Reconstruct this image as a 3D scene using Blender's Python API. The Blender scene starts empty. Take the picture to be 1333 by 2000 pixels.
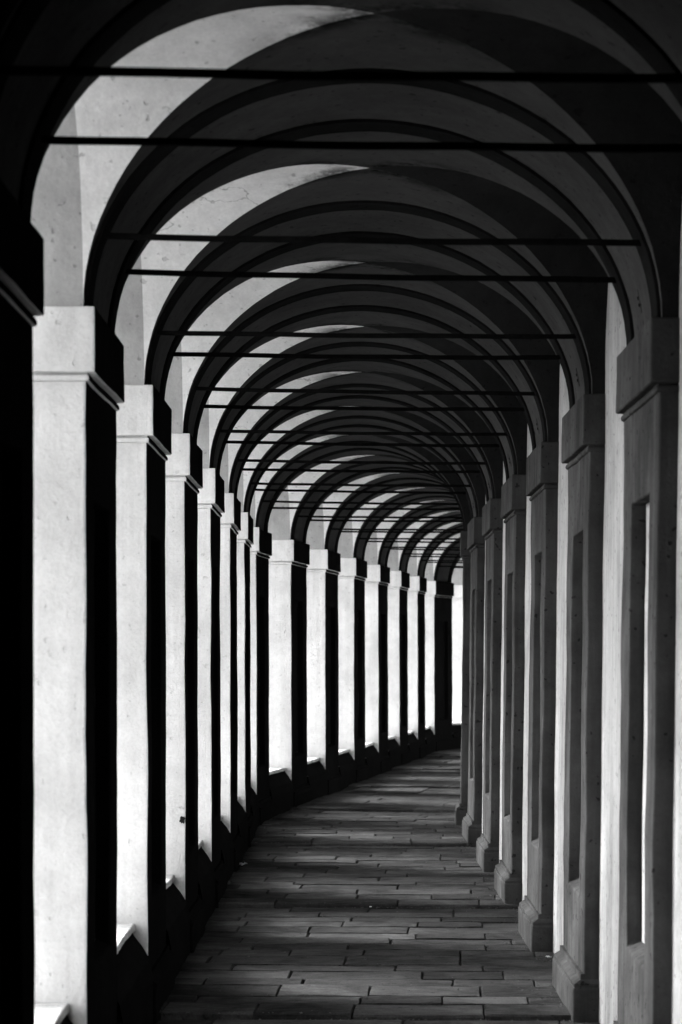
import bpy, bmesh, math, random
from mathutils import Vector, noise

# ------------------------------------------------------------------ camera, sky, sun, exposure
scene = bpy.context.scene
COL = scene.collection
EYE = 1.87
BAY = 2.8
FPX = 1691.0 * BAY                      # focal length in photo pixels (photo is 1333 px wide)
cam_d = bpy.data.cameras.new('camera')
cam = bpy.data.objects.new('camera', cam_d)
COL.objects.link(cam)
cam.location = (0, 0, EYE)
cam.rotation_euler = (math.radians(90), 0, 0)
cam_d.sensor_fit = 'HORIZONTAL'
cam_d.sensor_width = 24.0
cam_d.lens = 24.0 * FPX / 1333.0
cam_d.shift_x = -(690 - 666.5) / 1333.0
cam_d.shift_y = (1276 - 1000) / 1333.0
cam_d.clip_start = 0.1
cam_d.clip_end = 5000
cam_d.dof.use_dof = True
cam_d.dof.focus_distance = 17.5
cam_d.dof.aperture_fstop = 5.0
scene.camera = cam

SUN_EL = math.radians(36)
SUN_AZ = math.radians(-62)              # clockwise from +Y: veiled sun off to the open left side
w = bpy.data.worlds.new('World')
scene.world = w
w.use_nodes = True
nt = w.node_tree
nt.nodes.clear()
sky = nt.nodes.new('ShaderNodeTexSky')
sky.sky_type = 'NISHITA'
sky.sun_disc = False
sky.sun_elevation = SUN_EL
sky.sun_rotation = SUN_AZ
sky.dust_density = 4.0
bw = nt.nodes.new('ShaderNodeRGBToBW')
bg = nt.nodes.new('ShaderNodeBackground')
bg.inputs['Strength'].default_value = 0.15
wo = nt.nodes.new('ShaderNodeOutputWorld')
nt.links.new(sky.outputs[0], bw.inputs[0])
nt.links.new(bw.outputs[0], bg.inputs['Color'])
nt.links.new(bg.outputs[0], wo.inputs['Surface'])

sun_d = bpy.data.lights.new('sun', 'SUN')
sun_d.energy = 0.9
sun_d.angle = math.radians(15)
sun = bpy.data.objects.new('sun', sun_d)
COL.objects.link(sun)
sd = Vector((math.sin(SUN_AZ) * math.cos(SUN_EL), math.cos(SUN_AZ) * math.cos(SUN_EL), math.sin(SUN_EL)))
sun.rotation_euler = sd.to_track_quat('Z', 'Y').to_euler()
sun.location = (-20, -5, 15)

scene.view_settings.view_transform = 'Standard'
scene.view_settings.look = 'None'
scene.view_settings.gamma = 1.0
scene.view_settings.use_curve_mapping = False
scene.view_settings.exposure = 2.75
scene.cycles.max_bounces = 4
scene.cycles.diffuse_bounces = 1
scene.cycles.use_denoising = True

# ------------------------------------------------------------------ path of the portico (s along it, u across, z up)
RAMPS = [(BAY * 9.41 - 0.1, BAY * 9.41 + 1.35, math.radians(7.8)),
         (BAY * 16.41 - 0.1, BAY * 16.41 + 0.5, math.radians(11.0))]
S_MIN, S_MAX, DS = -16.0, 62.0, 0.05
def heading(s):
    h = 0.0
    for a, b, d in RAMPS:
        h += d * min(1.0, max(0.0, (s - a) / (b - a)))
    return h
_tab = []
_x, _y = 0.0, S_MIN
for _i in range(int((S_MAX - S_MIN) / DS) + 2):
    _s = S_MIN + _i * DS
    _tab.append((_x, _y))
    _h = heading(_s + DS / 2)
    _x += math.sin(_h) * DS
    _y += math.cos(_h) * DS
def wp(s, u, z):
    f = (s - S_MIN) / DS
    i = int(f); i = max(0, min(len(_tab) - 2, i))
    t = f - i
    x = _tab[i][0] * (1 - t) + _tab[i + 1][0] * t
    y = _tab[i][1] * (1 - t) + _tab[i + 1][1] * t
    h = heading(s)
    return Vector((x + u * math.cos(h), y - u * math.sin(h), z))

UL, UR = -1.053, 1.208                   # corridor faces of the piers (left) and pilasters (right)
THICK = 0.80                             # thickness of the open arcade
PROJ = 0.078                             # projection of the wall pilasters
PD = 0.435 * BAY                         # length of a pier along the corridor
XC = (UL + UR) / 2
AH = (UR - UL) / 2 + 0.012
WALL = UR + PROJ
ZC = 3.215                               # springing
RISE = 0.97
TILT = 0.020
K0, K1 = -1, 16
def sk(k): return BAY * (2.41 + k)
def zt(u, z): return z - TILT * (u - XC)

rng = random.Random(7)

# ------------------------------------------------------------------ materials
def nd(t, kind, **kw):
    n = t.nodes.new(kind)
    for k, v in kw.items():
        setattr(n, k, v)
    return n
def mathn(t, op, a, b=None, clamp=False):
    n = nd(t, 'ShaderNodeMath', operation=op, use_clamp=clamp)
    for i, v in enumerate((a, b)):
        if v is None: continue
        if isinstance(v, (int, float)): n.inputs[i].default_value = v
        else: t.links.new(v, n.inputs[i])
    return n.outputs[0]
def ramp(t, v, a, b, lo=0.0, hi=1.0):
    n = nd(t, 'ShaderNodeMapRange')
    n.interpolation_type = 'SMOOTHSTEP'
    t.links.new(v, n.inputs['Value'])
    n.inputs['From Min'].default_value = a; n.inputs['From Max'].default_value = b
    n.inputs['To Min'].default_value = lo; n.inputs['To Max'].default_value = hi
    return n.outputs['Result']
def noise_n(t, vec, scale, detail=4, rough=0.6, dist=0.0):
    n = nd(t, 'ShaderNodeTexNoise')
    n.inputs['Scale'].default_value = scale
    n.inputs['Detail'].default_value = detail
    n.inputs['Roughness'].default_value = rough
    n.inputs['Distortion'].default_value = dist
    t.links.new(vec, n.inputs['Vector'])
    return n.outputs['Fac']
def scaled(t, vec, sx, sy, sz):
    n = nd(t, 'ShaderNodeVectorMath', operation='MULTIPLY')
    t.links.new(vec, n.inputs[0])
    n.inputs[1].default_value = (sx, sy, sz)
    return n.outputs[0]

def plaster(name, alb, var=0.14, streak=0.16, spots=0.5, bump=0.35, rough=0.85, groin=False):
    m = bpy.data.materials.new(name)
    m.use_nodes = True
    t = m.node_tree
    b = t.nodes['Principled BSDF']
    pos = nd(t, 'ShaderNodeNewGeometry').outputs['Position']
    big = noise_n(t, pos, 1.3, 5, 0.62, 0.4)
    mid = noise_n(t, pos, 7.0, 6, 0.65)
    fine = noise_n(t, pos, 60.0, 4, 0.6)
    st = noise_n(t, scaled(t, pos, 14, 14, 0.55), 1.0, 5, 0.6)
    f = mathn(t, 'ADD', ramp(t, big, 0.3, 0.72, 1 - var, 1 + var * 0.5), ramp(t, mid, 0.3, 0.75, -var * 0.35, var * 0.35))
    f = mathn(t, 'MULTIPLY', f, ramp(t, st, 0.35, 0.68, 1 - streak, 1.02))
    sp = noise_n(t, pos, 26.0, 2, 0.4)
    f = mathn(t, 'MULTIPLY', f, ramp(t, sp, 0.665, 0.72, 1.0, 1 - spots))
    f = mathn(t, 'MULTIPLY', f, ramp(t, fine, 0.3, 0.7, 0.95, 1.04))
    if groin:
        # soot and hairline cracks that follow the plan diagonals of each vault, near its crown
        tc = nd(t, 'ShaderNodeTexCoord').outputs['Object']
        wv = nd(t, 'ShaderNodeTexNoise'); wv.inputs['Scale'].default_value = 5.0; wv.inputs['Detail'].default_value = 5
        t.links.new(pos, wv.inputs['Vector'])
        sep = nd(t, 'ShaderNodeSeparateXYZ'); t.links.new(tc, sep.inputs[0])
        ax = mathn(t, 'ABSOLUTE', mathn(t, 'DIVIDE', sep.outputs[0], AH))
        ay = mathn(t, 'ABSOLUTE', mathn(t, 'DIVIDE', sep.outputs[1], (BAY - PD) / 2))
        dg = mathn(t, 'ABSOLUTE', mathn(t, 'SUBTRACT', ax, ay))
        dg = mathn(t, 'SUBTRACT', dg, mathn(t, 'MULTIPLY', mathn(t, 'SUBTRACT', wv.outputs['Fac'], 0.5), 0.16))
        near = ramp(t, ax, 0.12, 0.52, 1.0, 0.0)
        pat = ramp(t, noise_n(t, pos, 3.4, 6, 0.75), 0.40, 0.58, 0.0, 1.0)
        soot = mathn(t, 'MULTIPLY', mathn(t, 'MULTIPLY', ramp(t, dg, 0.0, 0.24, 1.0, 0.0), near), pat)
        f = mathn(t, 'MULTIPLY', f, mathn(t, 'SUBTRACT', 1.0, mathn(t, 'MULTIPLY', soot, 0.85)))
        vo = nd(t, 'ShaderNodeTexVoronoi', feature='DISTANCE_TO_EDGE'); vo.inputs['Scale'].default_value = 1.2
        wn = nd(t, 'ShaderNodeVectorMath', operation='ADD'); t.links.new(pos, wn.inputs[0])
        sc2 = nd(t, 'ShaderNodeVectorMath', operation='SCALE'); sc2.inputs['Scale'].default_value = 0.5
        t.links.new(wv.outputs['Color'], sc2.inputs[0]); t.links.new(sc2.outputs[0], wn.inputs[1])
        t.links.new(wn.outputs[0], vo.inputs['Vector'])
        crk = mathn(t, 'MULTIPLY', ramp(t, vo.outputs['Distance'], 0.002, 0.008, 1.0, 0.0), ramp(t, noise_n(t, pos, 0.9, 2), 0.56, 0.66))
        f = mathn(t, 'MULTIPLY', f, mathn(t, 'SUBTRACT', 1.0, mathn(t, 'MULTIPLY', crk, 0.4)))
    v = mathn(t, 'MULTIPLY', f, alb, True)
    cc = nd(t, 'ShaderNodeCombineColor')
    for i in range(3): t.links.new(v, cc.inputs[i])
    t.links.new(cc.outputs[0], b.inputs['Base Color'])
    b.inputs['Roughness'].default_value = rough
    b.inputs['Specular IOR Level'].default_value = 0.0
    h = mathn(t, 'ADD', mathn(t, 'MULTIPLY', mid, 1.0), mathn(t, 'MULTIPLY', fine, 0.18))
    h = mathn(t, 'ADD', h, mathn(t, 'MULTIPLY', ramp(t, sp, 0.68, 0.78, 0.0, 1.0), -0.25))
    bp = nd(t, 'ShaderNodeBump')
    bp.inputs['Strength'].default_value = bump
    bp.inputs['Distance'].default_value = 0.02
    t.links.new(h, bp.inputs['Height'])
    t.links.new(bp.outputs[0], b.inputs['Normal'])
    return m

def stone(name, alb, rough=0.62):
    m = bpy.data.materials.new(name)
    m.use_nodes = True
    t = m.node_tree
    b = t.nodes['Principled BSDF']
    pos = nd(t, 'ShaderNodeNewGeometry').outputs['Position']
    oi = nd(t, 'ShaderNodeObjectInfo').outputs['Random']
    off = nd(t, 'ShaderNodeVectorMath', operation='ADD')
    t.links.new(pos, off.inputs[0])
    sc = nd(t, 'ShaderNodeVectorMath', operation='SCALE'); sc.inputs[0].default_value = (13, 7, 3)
    t.links.new(oi, sc.inputs['Scale']); t.links.new(sc.outputs[0], off.inputs[1])
    p = off.outputs[0]
    big = noise_n(t, p, 2.2, 5, 0.65, 0.5)
    grain = noise_n(t, scaled(t, p, 9, 45, 20), 1.0, 5, 0.65)
    fine = noise_n(t, p, 90.0, 3, 0.6)
    pit = noise_n(t, p, 22.0, 3, 0.5)
    f = mathn(t, 'ADD', ramp(t, big, 0.3, 0.7, 0.6, 1.25), ramp(t, grain, 0.3, 0.7, -0.25, 0.22))
    f = mathn(t, 'MULTIPLY', f, ramp(t, oi, 0.0, 1.0, 0.7, 1.25))
    f = mathn(t, 'MULTIPLY', f, ramp(t, fine, 0.3, 0.7, 0.82, 1.12))
    f = mathn(t, 'MULTIPLY', f, ramp(t, pit, 0.66, 0.74, 1.0, 0.6))
    v = mathn(t, 'MULTIPLY', f, alb, True)
    cc = nd(t, 'ShaderNodeCombineColor')
    for i in range(3): t.links.new(v, cc.inputs[i])
    t.links.new(cc.outputs[0], b.inputs['Base Color'])
    t.links.new(ramp(t, big, 0.3, 0.7, rough - 0.1, rough + 0.12), b.inputs['Roughness'])
    b.inputs['Specular IOR Level'].default_value = 0.0
    h = mathn(t, 'ADD', mathn(t, 'MULTIPLY', grain, 0.8), mathn(t, 'MULTIPLY', fine, 0.25))
    h = mathn(t, 'ADD', h, mathn(t, 'MULTIPLY', ramp(t, pit, 0.64, 0.76, 0.0, 1.0), -0.5))
    h = mathn(t, 'ADD', h, mathn(t, 'MULTIPLY', big, 1.6))
    bp = nd(t, 'ShaderNodeBump')
    bp.inputs['Strength'].default_value = 0.8
    bp.inputs['Distance'].default_value = 0.016
    t.links.new(h, bp.inputs['Height'])
    t.links.new(bp.outputs[0], b.inputs['Normal'])
    return m

def plain(name, alb, rough=0.8, metal=0.0):
    m = bpy.data.materials.new(name)
    m.use_nodes = True
    t = m.node_tree
    b = t.nodes['Principled BSDF']
    pos = nd(t, 'ShaderNodeNewGeometry').outputs['Position']
    n = ramp(t, noise_n(t, pos, 18, 5, 0.65), 0.3, 0.7, alb * 0.7, alb * 1.25)
    cc = nd(t, 'ShaderNodeCombineColor')
    for i in range(3): t.links.new(n, cc.inputs[i])
    t.links.new(cc.outputs[0], b.inputs['Base Color'])
    b.inputs['Roughness'].default_value = rough
    b.inputs['Metallic'].default_value = metal
    b.inputs['Specular IOR Level'].default_value = 0.0
    bp = nd(t, 'ShaderNodeBump'); bp.inputs['Strength'].default_value = 0.4; bp.inputs['Distance'].default_value = 0.01
    t.links.new(noise_n(t, pos, 40, 4, 0.6), bp.inputs['Height']); t.links.new(bp.outputs[0], b.inputs['Normal'])
    return m

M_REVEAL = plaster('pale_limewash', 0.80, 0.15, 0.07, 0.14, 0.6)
M_SHADE = plaster('near_black_shade', 0.010, 0.2, 0.1, 0.3)  # corridor-side shade of piers and benches put into a near-black colour
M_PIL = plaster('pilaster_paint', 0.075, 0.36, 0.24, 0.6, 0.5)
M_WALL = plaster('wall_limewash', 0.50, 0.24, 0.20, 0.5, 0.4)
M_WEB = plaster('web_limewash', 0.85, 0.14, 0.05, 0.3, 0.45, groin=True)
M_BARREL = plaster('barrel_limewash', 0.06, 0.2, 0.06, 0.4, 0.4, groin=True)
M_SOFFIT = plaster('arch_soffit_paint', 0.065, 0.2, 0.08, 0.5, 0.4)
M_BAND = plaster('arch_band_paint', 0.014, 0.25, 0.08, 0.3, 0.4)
M_WWEB = plaster('wall_web_shade', 0.022, 0.25, 0.08, 0.3, 0.4)  # shade of the right-hand webs and wall arches put into the colour
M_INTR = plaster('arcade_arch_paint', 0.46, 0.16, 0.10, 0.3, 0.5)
M_SLAB = stone('sandstone_paving', 0.056)
M_SILL = stone('pale_bench_stone', 0.70, 0.7)
M_DIRT = plain('joint_dirt', 0.02, 0.95)
M_IRON = plain('wrought_iron', 0.008, 0.6)
M_ROOF = plain('roof_mortar', 0.15)
M_GROUND = plain('pale_gravel', 0.40, 0.95)
M_STRIP = plain('absorbing_strip', 0.06, 0.95)
M_PAPER = plain('white_paper', 0.8)
M_LEAF = plain('dry_leaf', 0.08)

# ------------------------------------------------------------------ mesh helpers
def wob(p, amp=1.0):
    n1 = noise.noise_vector(p * 1.7)
    n2 = noise.noise_vector(p * 9.0 + Vector((7, 3, 1)))
    n3 = noise.noise_vector(p * 28.0 + Vector((1, 9, 4)))
    return p + (n1 * 0.005 + n2 * 0.0022 + n3 * 0.0009) * amp

class MB:
    """collects subdivided patches given in path coordinates (s, u, z)"""
    def __init__(self, amp=1.0):
        self.v = []; self.f = []; self.m = []; self.amp = amp; self.key = {}
    def vert(self, c):
        q = (round(c[0], 4), round(c[1], 4), round(c[2], 4))
        i = self.key.get(q)
        if i is None:
            i = len(self.v); self.key[q] = i
            u_ = q[1]
            if q[2] < ZC:                   # the old walls lean a little towards the corridor at their foot
                if u_ > 1.1: u_ -= 0.0115 * (ZC - q[2])
                elif u_ < -1.0: u_ += 0.0030 * (ZC - q[2])
            p = wp(q[0], u_, q[2])
            self.v.append(wob(p, self.amp) if self.amp else p)
        return i
    def patch(self, a, b, c, d, nu, nv, mat=0):
        """a->b is the first direction, a->d the second"""
        g = []
        for j in range(nv + 1):
            t = j / nv
            row = []
            for i in range(nu + 1):
                q = i / nu
                row.append(self.vert(tuple((a[n] * (1 - q) + b[n] * q) * (1 - t) + (d[n] * (1 - q) + c[n] * q) * t for n in range(3))))
            g.append(row)
        for j in range(nv):
            for i in range(nu):
                f = (g[j][i], g[j][i + 1], g[j + 1][i + 1], g[j + 1][i])
                if len(set(f)) >= 3:
                    self.face(f, mat)
    def face(self, f, mat=0):
        o = []
        for i in f:
            if i not in o: o.append(i)
        if len(o) >= 3:
            self.f.append(o); self.m.append(mat)
    def grid(self, rows, mat=0):
        g = [[self.vert(c) for c in r] for r in rows]
        for j in range(len(g) - 1):
            for i in range(len(g[j]) - 1):
                self.face((g[j][i], g[j][i + 1], g[j + 1][i + 1], g[j + 1][i]), mat)
    def box(self, s0, s1, u0, u1, z0, z1, st=0.14, mats=(0, 0, 0), ns=None):
        """mats: (faces along s, faces across u, top and bottom)"""
        n = lambda L: max(1, int(abs(L) / st + 0.5))
        a, b, c = n(s1 - s0), n(u1 - u0), n(z1 - z0)
        for s in (s0, s1): self.patch((s, u0, z0), (s, u1, z0), (s, u1, z1), (s, u0, z1), b, c, mats[0])
        for u in (u0, u1): self.patch((s0, u, z0), (s1, u, z0), (s1, u, z1), (s0, u, z1), a, c, mats[1])
        for z in (z0, z1): self.patch((s0, u0, z), (s1, u0, z), (s1, u1, z), (s0, u1, z), a, b, mats[2])
    def build(self, name, mats, parent=None, origin=None, bevel=0.0, smooth=False, inward=None):
        if origin is None: origin = (Vector(parent['_o']) if parent is not None else Vector((0, 0, 0)))
        rz = parent['_r'] if parent is not None else 0.0
        cr, sr = math.cos(-rz), math.sin(-rz)
        me = bpy.data.meshes.new(name)
        vs = []
        for p in self.v:
            d = p - origin
            vs.append((d.x * cr - d.y * sr, d.x * sr + d.y * cr, d.z))
        me.from_pydata(vs, [], self.f)
        for mt in mats: me.materials.append(mt)
        for p, mi in zip(me.polygons, self.m):
            p.material_index = mi
            p.use_smooth = smooth
        bm = bmesh.new(); bm.from_mesh(me)
        bmesh.ops.recalc_face_normals(bm, faces=bm.faces)
        bm.to_mesh(me); bm.free()
        me.update()
        o = bpy.data.objects.new(name, me)
        COL.objects.link(o)
        if parent is not None: o.parent = parent
        else: o.location = origin
        if bevel:
            md = o.modifiers.new('worn_edges', 'BEVEL')
            md.width = bevel; md.segments = 2; md.limit_method = 'ANGLE'; md.angle_limit = math.radians(50)
        return o

def tag(o, label, cat, group=None, kind=None):
    o['label'] = label; o['category'] = cat
    if group: o['group'] = group
    o['kind'] = kind or 'thing'
    return o
def thing(name, label, cat, s, u, z=0.0, group=None):
    o = bpy.data.objects.new(name, None)
    COL.objects.link(o)
    p = wp(s, u, z)
    o.location = p
    o.rotation_euler = (0, 0, -heading(s))
    o['_o'] = tuple(p); o['_r'] = -heading(s)
    o.empty_display_size = 0.2
    return tag(o, label, cat, group)
ORD = ['first', 'second', 'third', 'fourth', 'fifth', 'sixth', 'seventh', 'eighth', 'ninth', 'tenth', 'eleventh', 'twelfth',
       'thirteenth', 'fourteenth', 'fifteenth', 'sixteenth', 'seventeenth', 'eighteenth', 'nineteenth', 'twentieth']
TENS = {20: 'twenty', 30: 'thirty'}
def ordinal(n):                         # 1-based
    if n <= 20: return ORD[n - 1]
    if n == 30: return 'thirtieth'
    return TENS[n // 10 * 10] + '-' + ORD[n % 10 - 1]

# ------------------------------------------------------------------ ground and floor
def struct(o):
    o['kind'] = 'structure'; return o
me = bpy.data.meshes.new('ground')
me.from_pydata([(-1500, -1500, -0.35), (1500, -1500, -0.35), (1500, 1500, -0.35), (-1500, 1500, -0.35)], [], [(0, 1, 2, 3)])
me.materials.append(M_GROUND)
g = bpy.data.objects.new('ground', me); COL.objects.link(g); struct(g)

mb = MB(0)
mb.grid([[(-20 + 2.0 * i, u_, -0.345) for u_ in (UL - THICK - 5.2, UL - THICK - 0.25)] for i in range(40)])
struct(mb.build('unseen_dark_strip', [M_STRIP]))  # unseen dark strip, added to cut light bounced up into the vaults
mb = MB(0)
ss = [S_MIN + 0.5 + i * 1.0 for i in range(int(S_MAX - S_MIN - 2))]
mb.grid([[(s, UL - THICK - 0.25, -0.022), (s, UR + 0.3, -0.022)] for s in ss])
mb.grid([[(s, UL - THICK - 0.25, -0.40), (s, UL - THICK - 0.25, -0.022)] for s in ss])
floor = struct(mb.build('floor', [M_DIRT]))

STEPS = [BAY * d for d in (2.45, 4.44, 6.39, 8.42, 10.3, 12.1, 13.9, 15.7, 17.6, 19.5)]
STEP_H = 0.030
def floor_z(s):
    for i in range(len(STEPS) - 1):
        if STEPS[i] <= s < STEPS[i + 1]:
            return STEP_H * (1 - (s - STEPS[i]) / (STEPS[i + 1] - STEPS[i])) - 0.012
    return 0.0
# a few shared unit slabs with worn, uneven, chamfered outlines
slab_mes = []
for _v in range(8):
    bm = bmesh.new()
    base = []
    for (ax, ay), (bx_, by_) in (((-.5, -.5), (.5, -.5)), ((.5, -.5), (.5, .5)), ((.5, .5), (-.5, .5)), ((-.5, .5), (-.5, -.5))):
        for q in (0.0, 0.3, 0.68):
            base.append((ax + (bx_ - ax) * q, ay + (by_ - ay) * q))
    def ring(h, ix, iy, jx, jy, jz=0.0):
        return [bm.verts.new((x * (1 - 2 * ix) + rng.uniform(-jx, jx), y * (1 - 2 * iy) + rng.uniform(-jy, jy), h + rng.uniform(-jz, jz))) for x, y in base]
    r1, r2 = ring(-0.9, 0, 0, 0, 0), ring(0.0, 0.009, 0.020, 0.007, 0.014, 0.05)
    m1 = [bm.verts.new((v.co.x * 0.012 + w_[0] * 0.988, v.co.y * 0.02 + w_[1] * 0.98, -0.17)) for v, w_ in zip(r2, base)]
    for p_, q_ in ((r1, m1), (m1, r2)):
        for i in range(12):
            bm.faces.new((p_[i], p_[(i + 1) % 12], q_[(i + 1) % 12], q_[i]))
    bm.faces.new(r2)
    me = bpy.data.meshes.new('paving_slab'); bm.to_mesh(me); bm.free()
    me.materials.append(M_SLAB)
    slab_mes.append(me)
ROWROT = math.radians(2.5)
s = STEPS[0]
step_i = 1
n_slab = 0
while s < 47.5:
    wdt = rng.uniform(0.27, 0.43) if s < 29 else rng.uniform(0.5, 0.68)
    nxt = STEPS[step_i] if step_i < len(STEPS) else 1e9
    if s + wdt > nxt - 0.2:
        wdt = nxt - s
    if s > 11.0:
        u = UL - 0.22 - rng.uniform(0.0, 0.5)
        while u < UR + 0.1:
            ln = rng.uniform(0.42, 1.0) if s < 29 else rng.uniform(0.8, 1.2)
            if u + ln > UR + 0.06: ln = max(0.25, UR + 0.12 - u)
            sc_ = s + wdt / 2; uc = u + ln / 2
            skew = -math.tan(ROWROT) * (uc - XC)
            gap_s = rng.uniform(0.014, 0.026); gap_u = rng.uniform(0.004, 0.008)
            p = wp(sc_ + skew, uc, floor_z(sc_ + 1e-3) + rng.uniform(-0.006, 0.005))
            o = bpy.data.objects.new('paving_slab', rng.choice(slab_mes))
            COL.objects.link(o)
            o.parent = floor
            o.location = p
            o.scale = (ln - gap_u, wdt - gap_s, 0.06)
            o.rotation_euler = (rng.uniform(-0.008, 0.014), rng.uniform(-0.005, 0.005), -heading(sc_) - ROWROT + rng.uniform(-0.006, 0.006))
            n_slab += 1
            u += ln
    s += wdt
    if s >= nxt - 1e-6: step_i += 1

# ------------------------------------------------------------------ piers and pilasters
Z_SHAFT0, Z_SHAFT1 = 0.235, 2.932
Z_MLD1, Z_CAP1 = 2.968, 3.228
SLOT_Z0, SLOT_Z1 = 0.60, 2.50
def build_pier(k, side, root):
    """side -1: free-standing arcade pier on the left; +1: pilaster on the right wall"""
    s0 = sk(k); s1 = s0 + PD
    left = side < 0
    ui = UL if left else UR                          # corridor face
    uo = UL - THICK if left else WALL + 0.06         # back (pilasters run into the wall)
    dz = 0.012 if left else -0.035
    inn = -side                                      # direction from the face towards the corridor
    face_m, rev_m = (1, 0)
    mats = [M_REVEAL, M_SHADE, M_REVEAL] if left else [M_PIL, M_PIL, M_WALL]
    # shaft with its sunk panel
    mb = MB(1.3 if left else 1.5)
    z0, z1 = Z_SHAFT0, Z_SHAFT1 + dz
    za, zb = SLOT_Z0 + rng.uniform(-0.02, 0.02), SLOT_Z1 + rng.uniform(-0.02, 0.02)
    sa, sb = s0 + 0.26, s1 - 0.30
    rec = 0.066
    ur = ui - inn * rec
    nz = lambda a, b: max(1, int(abs(b - a) / 0.13))
    zs_ = [z0, za, zb, z1]; ys = [s0, sa, sb, s1]
    for i in range(3):
        for j in range(3):
            if i == 1 and j == 1: continue
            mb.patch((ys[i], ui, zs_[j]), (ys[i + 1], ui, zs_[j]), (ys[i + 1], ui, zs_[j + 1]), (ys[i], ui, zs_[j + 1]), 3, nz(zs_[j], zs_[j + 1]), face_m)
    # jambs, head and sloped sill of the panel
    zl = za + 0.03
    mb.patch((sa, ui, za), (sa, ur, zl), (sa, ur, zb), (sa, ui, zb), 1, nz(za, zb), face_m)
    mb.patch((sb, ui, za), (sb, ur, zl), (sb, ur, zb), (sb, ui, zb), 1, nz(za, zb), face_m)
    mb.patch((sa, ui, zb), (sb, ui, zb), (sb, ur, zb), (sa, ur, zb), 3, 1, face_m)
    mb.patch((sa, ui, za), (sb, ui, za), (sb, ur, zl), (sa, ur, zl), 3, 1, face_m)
    # ends and back
    for s_ in (s0, s1):
        for j in range(3):
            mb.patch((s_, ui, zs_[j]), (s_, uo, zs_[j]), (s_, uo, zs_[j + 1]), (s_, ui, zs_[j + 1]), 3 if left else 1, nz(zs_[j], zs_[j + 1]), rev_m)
    mb.patch((s0, uo, z0), (s1, uo, z0), (s1, uo, z1), (s0, uo, z1), 6, nz(z0, z1), rev_m)
    mb.build('shaft', mats, root, bevel=0.009)
    mp = MB()
    mp.patch((sa, ur, zl), (sb, ur, zl), (sb, ur, zb), (sa, ur, zb), 3, nz(za, zb), 0)
    mp.build('sunk_panel', [M_SHADE if left else M_WALL], root)
    # capital: moulding and block
    a = 0.011
    mb = MB(0.8)
    pr = ui + inn * 0.014
    lo, hi = (uo - 0.014, pr) if left else (pr, uo)
    mb.box(s0 - a, s1 + a, lo, hi, Z_SHAFT1 + dz, Z_MLD1 - 0.008 + dz, 0.12, (rev_m, face_m, rev_m))
    mb.build('capital_moulding', mats, root, bevel=0.011)
    mb = MB(1.0)
    pr = ui + inn * 0.036
    lo, hi = (uo - 0.03, pr) if left else (pr, uo)
    a2 = 0.016
    mb.box(s0 - a2, s1 + a2, lo, hi, Z_MLD1 + dz, Z_CAP1 + dz, 0.09, (rev_m, face_m, rev_m))
    mb.build('capital', mats, root, bevel=0.008)
    mb = MB(0.8)
    lo, hi = (uo, ui + inn * 0.004) if left else (ui + inn * 0.004, uo)
    mb.box(s0 + 0.004, s1 - 0.004, lo, hi, Z_MLD1 - 0.008 + dz, Z_MLD1 + dz, 0.2, (rev_m, face_m, rev_m))
    mb.build('capital_neck', mats, root)
    # base: block and two-stage moulding
    pr = ui + inn * 0.056
    lo, hi = (uo - 0.03, pr) if left else (pr, uo)
    mb = MB(1.2)
    mb.box(s0 - 0.03, s1 + 0.03, lo, hi, -0.06, 0.168, 0.11, (face_m, face_m, face_m))
    mb.build('base_block', mats, root, bevel=0.012)
    mb = MB(0.8)
    for pu, ps, q0, q1 in ((0.036, 0.02, 0.168, 0.198),):
        pass
    p1, p2 = ui + inn * 0.048, ui + inn * 0.016
    if left: b1, b2 = uo - 0.02, uo - 0.004
    else: b1 = b2 = uo
    L = [[(s0 - 0.022, p1), (s1 + 0.022, p1), (s1 + 0.022, b1), (s0 - 0.022, b1)], [(s0 - 0.006, p2), (s1 + 0.006, p2), (s1 + 0.006, b2), (s0 - 0.006, b2)]]
    zz = (0.168, 0.205, 0.238)
    prof = [(L[0], 0.168), (L[0], 0.186), (L[1], 0.208), (L[1], 0.236)]
    for (pa, za_), (pb, zb_) in zip(prof[:-1], prof[1:]):
        for i in range(4):
            j = (i + 1) % 4
            mt = face_m
            mb.patch((*pa[i], za_), (*pa[j], za_), (*pb[j], zb_), (*pb[i], zb_), 8 if i in (0, 2) else 2, 1, mt)
    t_ = L[1]
    mb.patch((*t_[0], 0.236), (*t_[1], 0.236), (*t_[2], 0.236), (*t_[3], 0.236), 8, 2, face_m)
    mb.build('base_moulding', mats, root)

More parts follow.
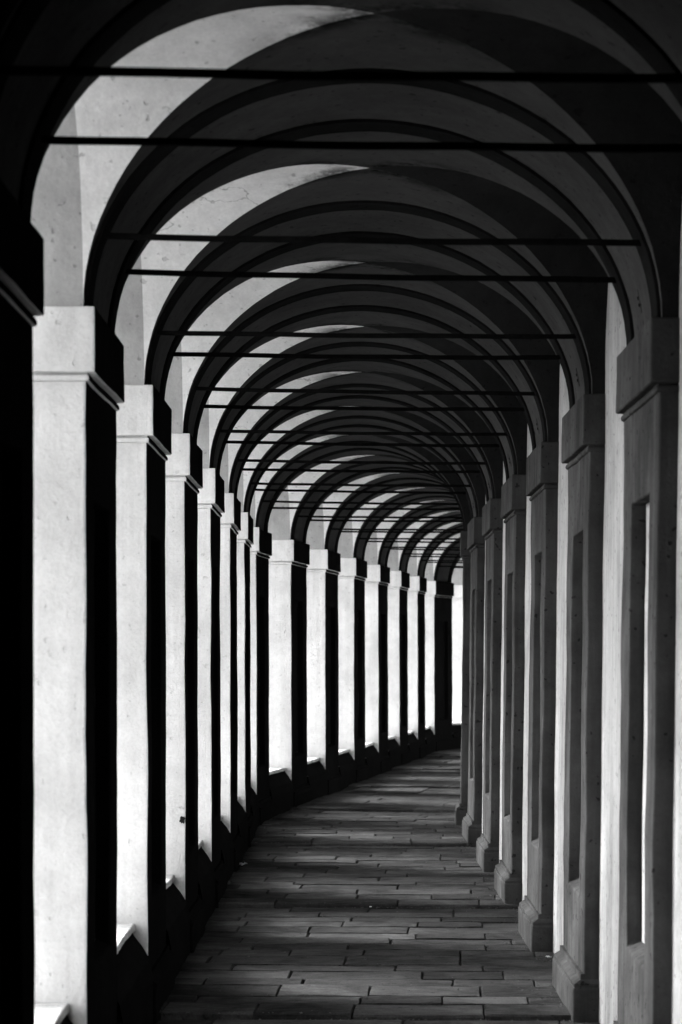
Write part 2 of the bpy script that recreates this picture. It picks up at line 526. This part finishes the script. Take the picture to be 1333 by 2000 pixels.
def pier_label(k):
    if k == -1: return 'arcade pier beside the camera, outside the left edge of the photo'
    if k == 0: return 'nearest arcade pier, all black, cut by the left edge of the photo'
    if k == 7: return 'arcade pier at the bend of the row, eighth from the left edge'
    if k == 14: return 'wide black arcade pier at the second bend, before the bright end'
    if k > 14: return 'bright arcade pier beyond the wide black one' if k == 15 else 'last arcade pier, hidden past the second bend'
    return 'white and black arcade pier, %s from the left edge of the photo' % ordinal(k + 1)
for k in range(K0, K1 + 1):
    r = thing('arcade_pier', pier_label(k), 'pier', sk(k) + PD / 2, UL - THICK / 2, 0, 'arcade piers along the open left side')
    build_pier(k, -1, r)
    if k == 3:
        # patch of fallen plaster on the edge of the third white face
        mb = MB(0.6)
        c = (sk(3) - 0.002, UL - 0.022, EYE - (1602 - 1276) * 5.41 / 1691)
        pts = [(c[0] - 0.004, c[1] + 0.018 * math.cos(t) * q, c[2] + 0.024 * math.sin(t) * q) for t, q in [(i * math.tau / 22, rng.uniform(0.65, 1.15)) for i in range(22)]]
        ci = mb.vert(c[:1] + c[1:]); ids = [mb.vert(p) for p in pts]
        for i in range(22): mb.face((ci, ids[i], ids[(i + 1) % 22]))
        mb.build('broken_plaster', [M_DIRT], r)
for k in range(0, 9):
    if k == 0: lb = 'nearest wall pilaster, outside the right edge of the photo'
    else: lb = 'grey wall pilaster with sunk panel, %s from the right edge of the photo' % ordinal(k)
    r = thing('wall_pilaster', lb, 'pilaster', sk(k) + PD / 2, WALL, 0, 'wall pilasters along the right wall')
    build_pier(k, +1, r)

# right wall, one long plastered sheet with thickness
mb = MB()
sv = [8.9 + 0.35 * i for i in range(int((sk(K1) + PD - 8.9) / 0.35) + 1)]
zv = [-0.1 + 0.24 * i for i in range(20)]
mb.grid([[(s, WALL, z) for z in zv] for s in sv])
mb.grid([[(s, WALL + 0.35, z) for z in (zv[0], zv[-1])] for s in sv])
mb.grid([[(s, u, zv[-1]) for u in (WALL, WALL + 0.35)] for s in sv])
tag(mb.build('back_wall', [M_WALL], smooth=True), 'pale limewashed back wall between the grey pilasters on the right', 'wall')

# ------------------------------------------------------------------ vaults
NT = 44
def bu(th): return XC + AH * math.cos(th)
def bz(th, u): return zt(u, ZC + RISE * math.sin(th))
ths = [math.pi * i / NT for i in range(NT + 1)]
TOP = 4.62
for k in range(K0, K1 + 1):
    s0, s1 = sk(k), sk(k) + PD
    if k == K0: lb = 'transverse arch nearest above the camera, out of the top of the photo'
    elif k == 0: lb = 'black nearest transverse arch at the top corners of the photo'
    else: lb = 'transverse arch with two dark bands, %s beyond the black nearest one' % ordinal(k)
    r = thing('transverse_arch', lb, 'arch', (s0 + s1) / 2, XC, ZC, 'transverse arches of the portico')
    mb = MB(0.7)
    mb.grid([[(s0 + PD * j / 8, bu(t), bz(t, bu(t))) for j in range(9)] for t in ths])
    mb.build('soffit', [M_SOFFIT if k >= 0 else M_SHADE], r, smooth=True)
    for b0, b1 in ((0.035, 0.235), (PD - 0.27, PD - 0.07)):
        mb = MB(0.7)
        pr = 0.014
        def pt(s, t, d):
            u = XC + (AH - d) * math.cos(t)
            return (s, u, zt(u, ZC + (RISE - d) * math.sin(t)))
        prof = [(s0 + b0, -0.01), (s0 + b0 + 0.002, pr), (s0 + (b0 + b1) / 2, pr), (s0 + b1 - 0.002, pr), (s0 + b1, -0.01)]
        mb.grid([[pt(s, t, d) for s, d in prof] for t in ths])
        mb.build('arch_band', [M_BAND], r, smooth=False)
    if 0 <= k <= 8:
        # narrow pale plate with bolts near the foot of the arch on the wall side
        def pp(ds, t, d):
            u = XC + (AH - d) * math.cos(t)
            return (s0 + ds, u, zt(u, ZC + (RISE - d) * math.sin(t)))
        mb = MB(0)
        tt = [0.11 + 0.10 * i / 5 for i in range(6)]
        mb.grid([[pp(ds, t, d) for ds, d in ((0.61, -0.003), (0.61, 0.004), (0.645, 0.004), (0.645, -0.003))] for t in tt])
        pl = mb.build('bolt_plate', [M_PIL], r)
        for t in (0.145, 0.175):
            mb = MB(0.0)
            ring_ = [pp(0.628 + 0.009 * math.cos(q * 1.0472), t + 0.008 * math.sin(q * 1.0472), 0.008) for q in range(6)]
            base_ = [pp(0.628 + 0.010 * math.cos(q * 1.0472), t + 0.009 * math.sin(q * 1.0472), 0.0) for q in range(6)]
            ia = [mb.vert(p) for p in ring_]; ib = [mb.vert(p) for p in base_]
            mb.face(ia)
            for q in range(6): mb.face((ia[q], ia[(q + 1) % 6], ib[(q + 1) % 6], ib[q]))
            bo = mb.build('bolt', [M_IRON], r)
            bo.parent = pl
    # masonry over the pier, between arcade arches, carried up to the roof
    mb = MB(0)
    mb.box(s0 + 0.03, s1 - 0.03, UL - THICK, UL - 0.03, Z_CAP1 - 0.02, TOP, 0.5)
    mb.build('haunch', [M_REVEAL], r)

for k in range(K0, K1):
    a, b = sk(k) + PD, sk(k + 1)
    yc, sh = (a + b) / 2, (b - a) / 2
    if k < 0: lb = 'groin vault over the bay beside the camera, dark, at the top edge'
    elif k == 0: lb = 'topmost groin vault with a bright lit left web in the photo'
    else: lb = 'groin vault with pale left web, %s down from the topmost one' % ordinal(k)
    r = thing('groin_vault', lb, 'vault', yc, XC, ZC, 'groin vaults of the portico')
    for nm, sg in (('barrel_web', -1), ('barrel_web', 1)):
        mb = MB(0.7)
        e = a if sg < 0 else b
        rows = []
        for t in ths:
            ye = yc + sg * sh * abs(math.cos(t))
            rows.append([(e + (ye - e) * j / 8, bu(t), bz(t, bu(t))) for j in range(9)])
        mb.grid(rows)
        mb.build(nm, [M_BARREL if k >= 0 else M_SHADE], r, smooth=True)
    for nm, sg, ue in (('arcade_web', -1, XC - AH), ('wall_web', 1, XC + AH)):
        mb = MB(0.7)
        rows = []
        for t in ths:
            ug = XC + sg * AH * abs(math.cos(t))
            s = yc - sh * math.cos(t)
            rows.append([(s, ug + (ue - ug) * j / 8, zt(ug + (ue - ug) * j / 8, ZC + RISE * math.sin(t))) for j in range(9)])
        mb.grid(rows)
        mb.build(nm, [(M_WEB if sg < 0 else M_WWEB) if k >= 0 else M_SHADE], r, smooth=True)
    mb = MB(0.7)
    us = [XC - AH - (THICK - 0.012) * j / 5 for j in range(6)]
    mb.grid([[(yc - sh * math.cos(t), u, zt(u, ZC + RISE * math.sin(t))) for u in us] for t in ths])
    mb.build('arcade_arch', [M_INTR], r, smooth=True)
    mb = MB(0.7)
    us = [XC + AH + (WALL + 0.02 - XC - AH) * j / 2 for j in range(3)]
    mb.grid([[(yc - sh * math.cos(t), u, zt(u, ZC + RISE * math.sin(t))) for u in us] for t in ths])
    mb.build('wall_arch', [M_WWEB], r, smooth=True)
    mb = MB(0)
    uo = us[-1]; uo = UL - THICK
    mb.grid([[(yc - sh * math.cos(t), uo, zt(uo, ZC + RISE * math.sin(t)) ), (yc - sh * math.cos(t), uo, TOP)] for t in ths])
    mb.build('spandrel', [M_REVEAL], r)

# roof slab over everything
mb = MB(0)
sv = [-12 + 0.5 * i for i in range(int((sk(K1) + PD + 12) / 0.5) + 1)]
for z in (TOP - 0.02, TOP + 0.3):
    mb.grid([[(s, UL - THICK - 0.15, z), (s, WALL + 0.4, z)] for s in sv])
for u in (UL - THICK - 0.15, WALL + 0.4):
    mb.grid([[(s, u, TOP - 0.02), (s, u, TOP + 0.3)] for s in sv])
struct(mb.build('roof', [M_ROOF]))

# unseen closed walls and vault around the camera, added to darken near bays
mb = MB(0)
sv = [-12 + 0.5 * i for i in range(int((sk(K0) + 12) / 0.5) + 1)] + [sk(K0) + 0.1]
sw = [-12 + 0.5 * i for i in range(int((sk(K0) + 12) / 0.5) + 1)] + [sk(K0) + 0.1]
for u in (UL, UL - THICK):
    mb.grid([[(s, u, -0.1), (s, u, TOP)] for s in sw])
sc_ = [sk(-1) + PD + 0.01, sk(-1) + PD + 0.8, sk(0) - 0.01]
mb.grid([[(s, UL - 0.35, -0.1), (s, UL - 0.35, TOP)] for s in sc_])
mb.grid([[(s, bu(t), bz(t, bu(t))) for t in ths[::4]] for s in sv])
mb.grid([[(-12, UL - THICK, z), (-12, WALL, z)] for z in (-0.1, TOP)])
mb.grid([[(s, WALL - 0.02, -0.1), (s, WALL - 0.02, TOP)] for s in [-12 + 0.5 * i for i in range(42)] + [8.95]])
struct(mb.build('unseen_light_block', [M_SHADE]))

# ------------------------------------------------------------------ benches between the piers
for k in range(K0, K1):
    a, b = sk(k) + PD, sk(k + 1)
    if k < 0: lb = 'stone bench wall beside the camera, below the left edge'
    elif k == 0: lb = 'nearest stone bench with white top at bottom left corner'
    else: lb = 'white topped stone bench between arcade piers, %s from the nearest' % ordinal(k + 1)
    r = thing('bench_wall', lb, 'bench', (a + b) / 2, UL - 0.3, 0, 'stone benches between the arcade piers')
    mb = MB()
    prof = [(UL - THICK + 0.02, -0.3), (UL - THICK + 0.02, 0.452), (UL - 0.082, 0.452), (UL - 0.074, 0.43), (UL - 0.03, 0.375), (UL + 0.008, 0.31), (UL + 0.026, 0.22), (UL + 0.026, -0.06)]
    mb.grid([[(a + 0.002 + (b - a - 0.004) * j / 10, u_, z_) for u_, z_ in prof] for j in range(11)])
    mb.build('bench_body', [M_SHADE], r)
    # sill in two stone lengths
    cut = rng.uniform(0.4, 0.6) * (b - a) + a
    for c0, c1 in ((a + 0.004, cut - 0.003), (cut + 0.003, b - 0.004)):
        mb = MB(2.2)
        mb.box(c0, c1, UL - THICK - 0.02, UL - 0.066, 0.452, 0.492, 0.07)
        mb.build('sill_slab', [M_SILL], r, bevel=0.008)

# ------------------------------------------------------------------ tie rods
n = 0
rods = []
for k in range(-1, K1 + 1):
    for off in (0.115, PD - 0.165):
        rods.append((k, sk(k) + off))
ZR = 3.515
for i, (k, s) in enumerate(rods):
    mb = MB(0.0)
    zz = ZR + rng.uniform(-0.008, 0.008)
    hh = (zz - ZC) / RISE
    ch = math.sqrt(1 - hh * hh)
    u0, u1 = XC - AH * ch - 0.05, XC + AH * ch + 0.05
    t_ = 0.0115
    nn = 24
    ph = rng.uniform(0, 6)
    tl = rng.uniform(0.008, 0.016)
    rows = []
    for j in range(nn + 1):
        u = u0 + (u1 - u0) * j / nn
        sag = -0.006 * (1 - ((u - XC) / AH) ** 2) + 0.0015 * math.sin(u * 7 + ph) - tl * (u - XC)
        rows.append([(s + t_ * cx, u, zz + sag + t_ * cz) for cx, cz in ((-1, -0.8), (-0.8, -1), (0.8, -1), (1, -0.8), (1, 0.8), (0.8, 1), (-0.8, 1), (-1, 0.8), (-1, -0.8))])
    mb.grid(rows)
    o = mb.build('tie_rod', [M_IRON], None, origin=wp(s, XC, zz))
    if i < 2: lb = 'iron tie rod above the camera, %s of two outside the photo' % ordinal(i + 1)
    else: lb = 'black iron tie rod across the vault, %s from the top of the photo' % ordinal(i - 1)
    tag(o, lb, 'tie rod', 'iron tie rods across the vaults')

# ------------------------------------------------------------------ litter
def scrap(name, label, s, u, size, mat, z=0.012):
    p0 = wp(s, u, floor_z(s) + z)
    vs, fs = [], []
    n = 7
    for j in range(n):
        for i in range(n):
            x = (i / (n - 1) - 0.5) * size; y = (j / (n - 1) - 0.5) * size * 0.8
            h = noise.noise(Vector((x / size * 3 + s, y / size * 3, u * 5))) * size * 0.35 + abs(noise.noise(Vector((x / size * 6 + s, y / size * 6, 3)))) * size * 0.3
            vs.append((x + noise.noise(Vector((x * 60, y * 60, 9 + s))) * size * 0.12, y, max(0.0, h + size * 0.1)))
    for j in range(n - 1):
        for i in range(n - 1):
            q = j * n + i
            fs.append((q, q + 1, q + n + 1, q + n))
    me = bpy.data.meshes.new(name); me.from_pydata(vs, [], fs); me.materials.append(mat)
    o = bpy.data.objects.new(name, me); COL.objects.link(o)
    o.location = p0; o.rotation_euler = (0, 0, rng.uniform(0, 6))
    md = o.modifiers.new('thickness', 'SOLIDIFY'); md.thickness = 0.002
    tag(o, label, 'litter', 'scraps of litter on the paving')
    return o
scrap('paper_scrap', 'crumpled white paper scrap on the floor beside the left pier bases', 21.2, -0.98, 0.085, M_PAPER)
scrap('paper_scrap', 'tiny white paper scrap against a pilaster base on the right', 14.75, 1.19, 0.03, M_PAPER)
scrap('paper_scrap', 'small pale scrap in the wide floor joint near the centre', 17.85, 0.13, 0.02, M_PAPER)

# grit and dry leaf crumbs gathered along the foot of the wall and in the wide joints
vs, fs = [], []
for i in range(1500):
    mode = rng.random()
    if mode < 0.6:
        s = rng.uniform(11.5, 28); u = UR + 0.07 - abs(rng.gauss(0, 0.09))
        kk = (s / BAY - 2.41) % 1.0
        if kk < 0.44: u -= 0.06
    elif mode < 0.8:
        s = rng.choice(STEPS[1:5]) - abs(rng.gauss(0, 0.02)); u = rng.uniform(UL, UR); s -= math.tan(ROWROT) * (u - XC)
    else:
        s = rng.uniform(11.5, 30); u = rng.uniform(UL, UR)
    p = wp(s, u, floor_z(s) + 0.004)
    r_ = rng.uniform(0.003, 0.011)
    q = len(vs)
    a = rng.uniform(0, 6.28)
    for t in (0, 2.1, 4.2):
        vs.append((p.x + r_ * math.cos(a + t), p.y + r_ * math.sin(a + t), p.z + rng.uniform(-0.002, 0.002)))
    vs.append((p.x, p.y, p.z + r_ * 0.7))
    fs += [(q, q + 1, q + 3), (q + 1, q + 2, q + 3), (q + 2, q, q + 3)]
me = bpy.data.meshes.new('grit'); me.from_pydata(vs, [], fs); me.materials.append(M_LEAF)
o = bpy.data.objects.new('grit', me); COL.objects.link(o)
tag(o, 'dark grit and leaf crumbs along the foot of the right wall', 'grit', kind='stuff')

for o in bpy.data.objects:
    for key in ('_o', '_r'):
        if key in o: del o[key]
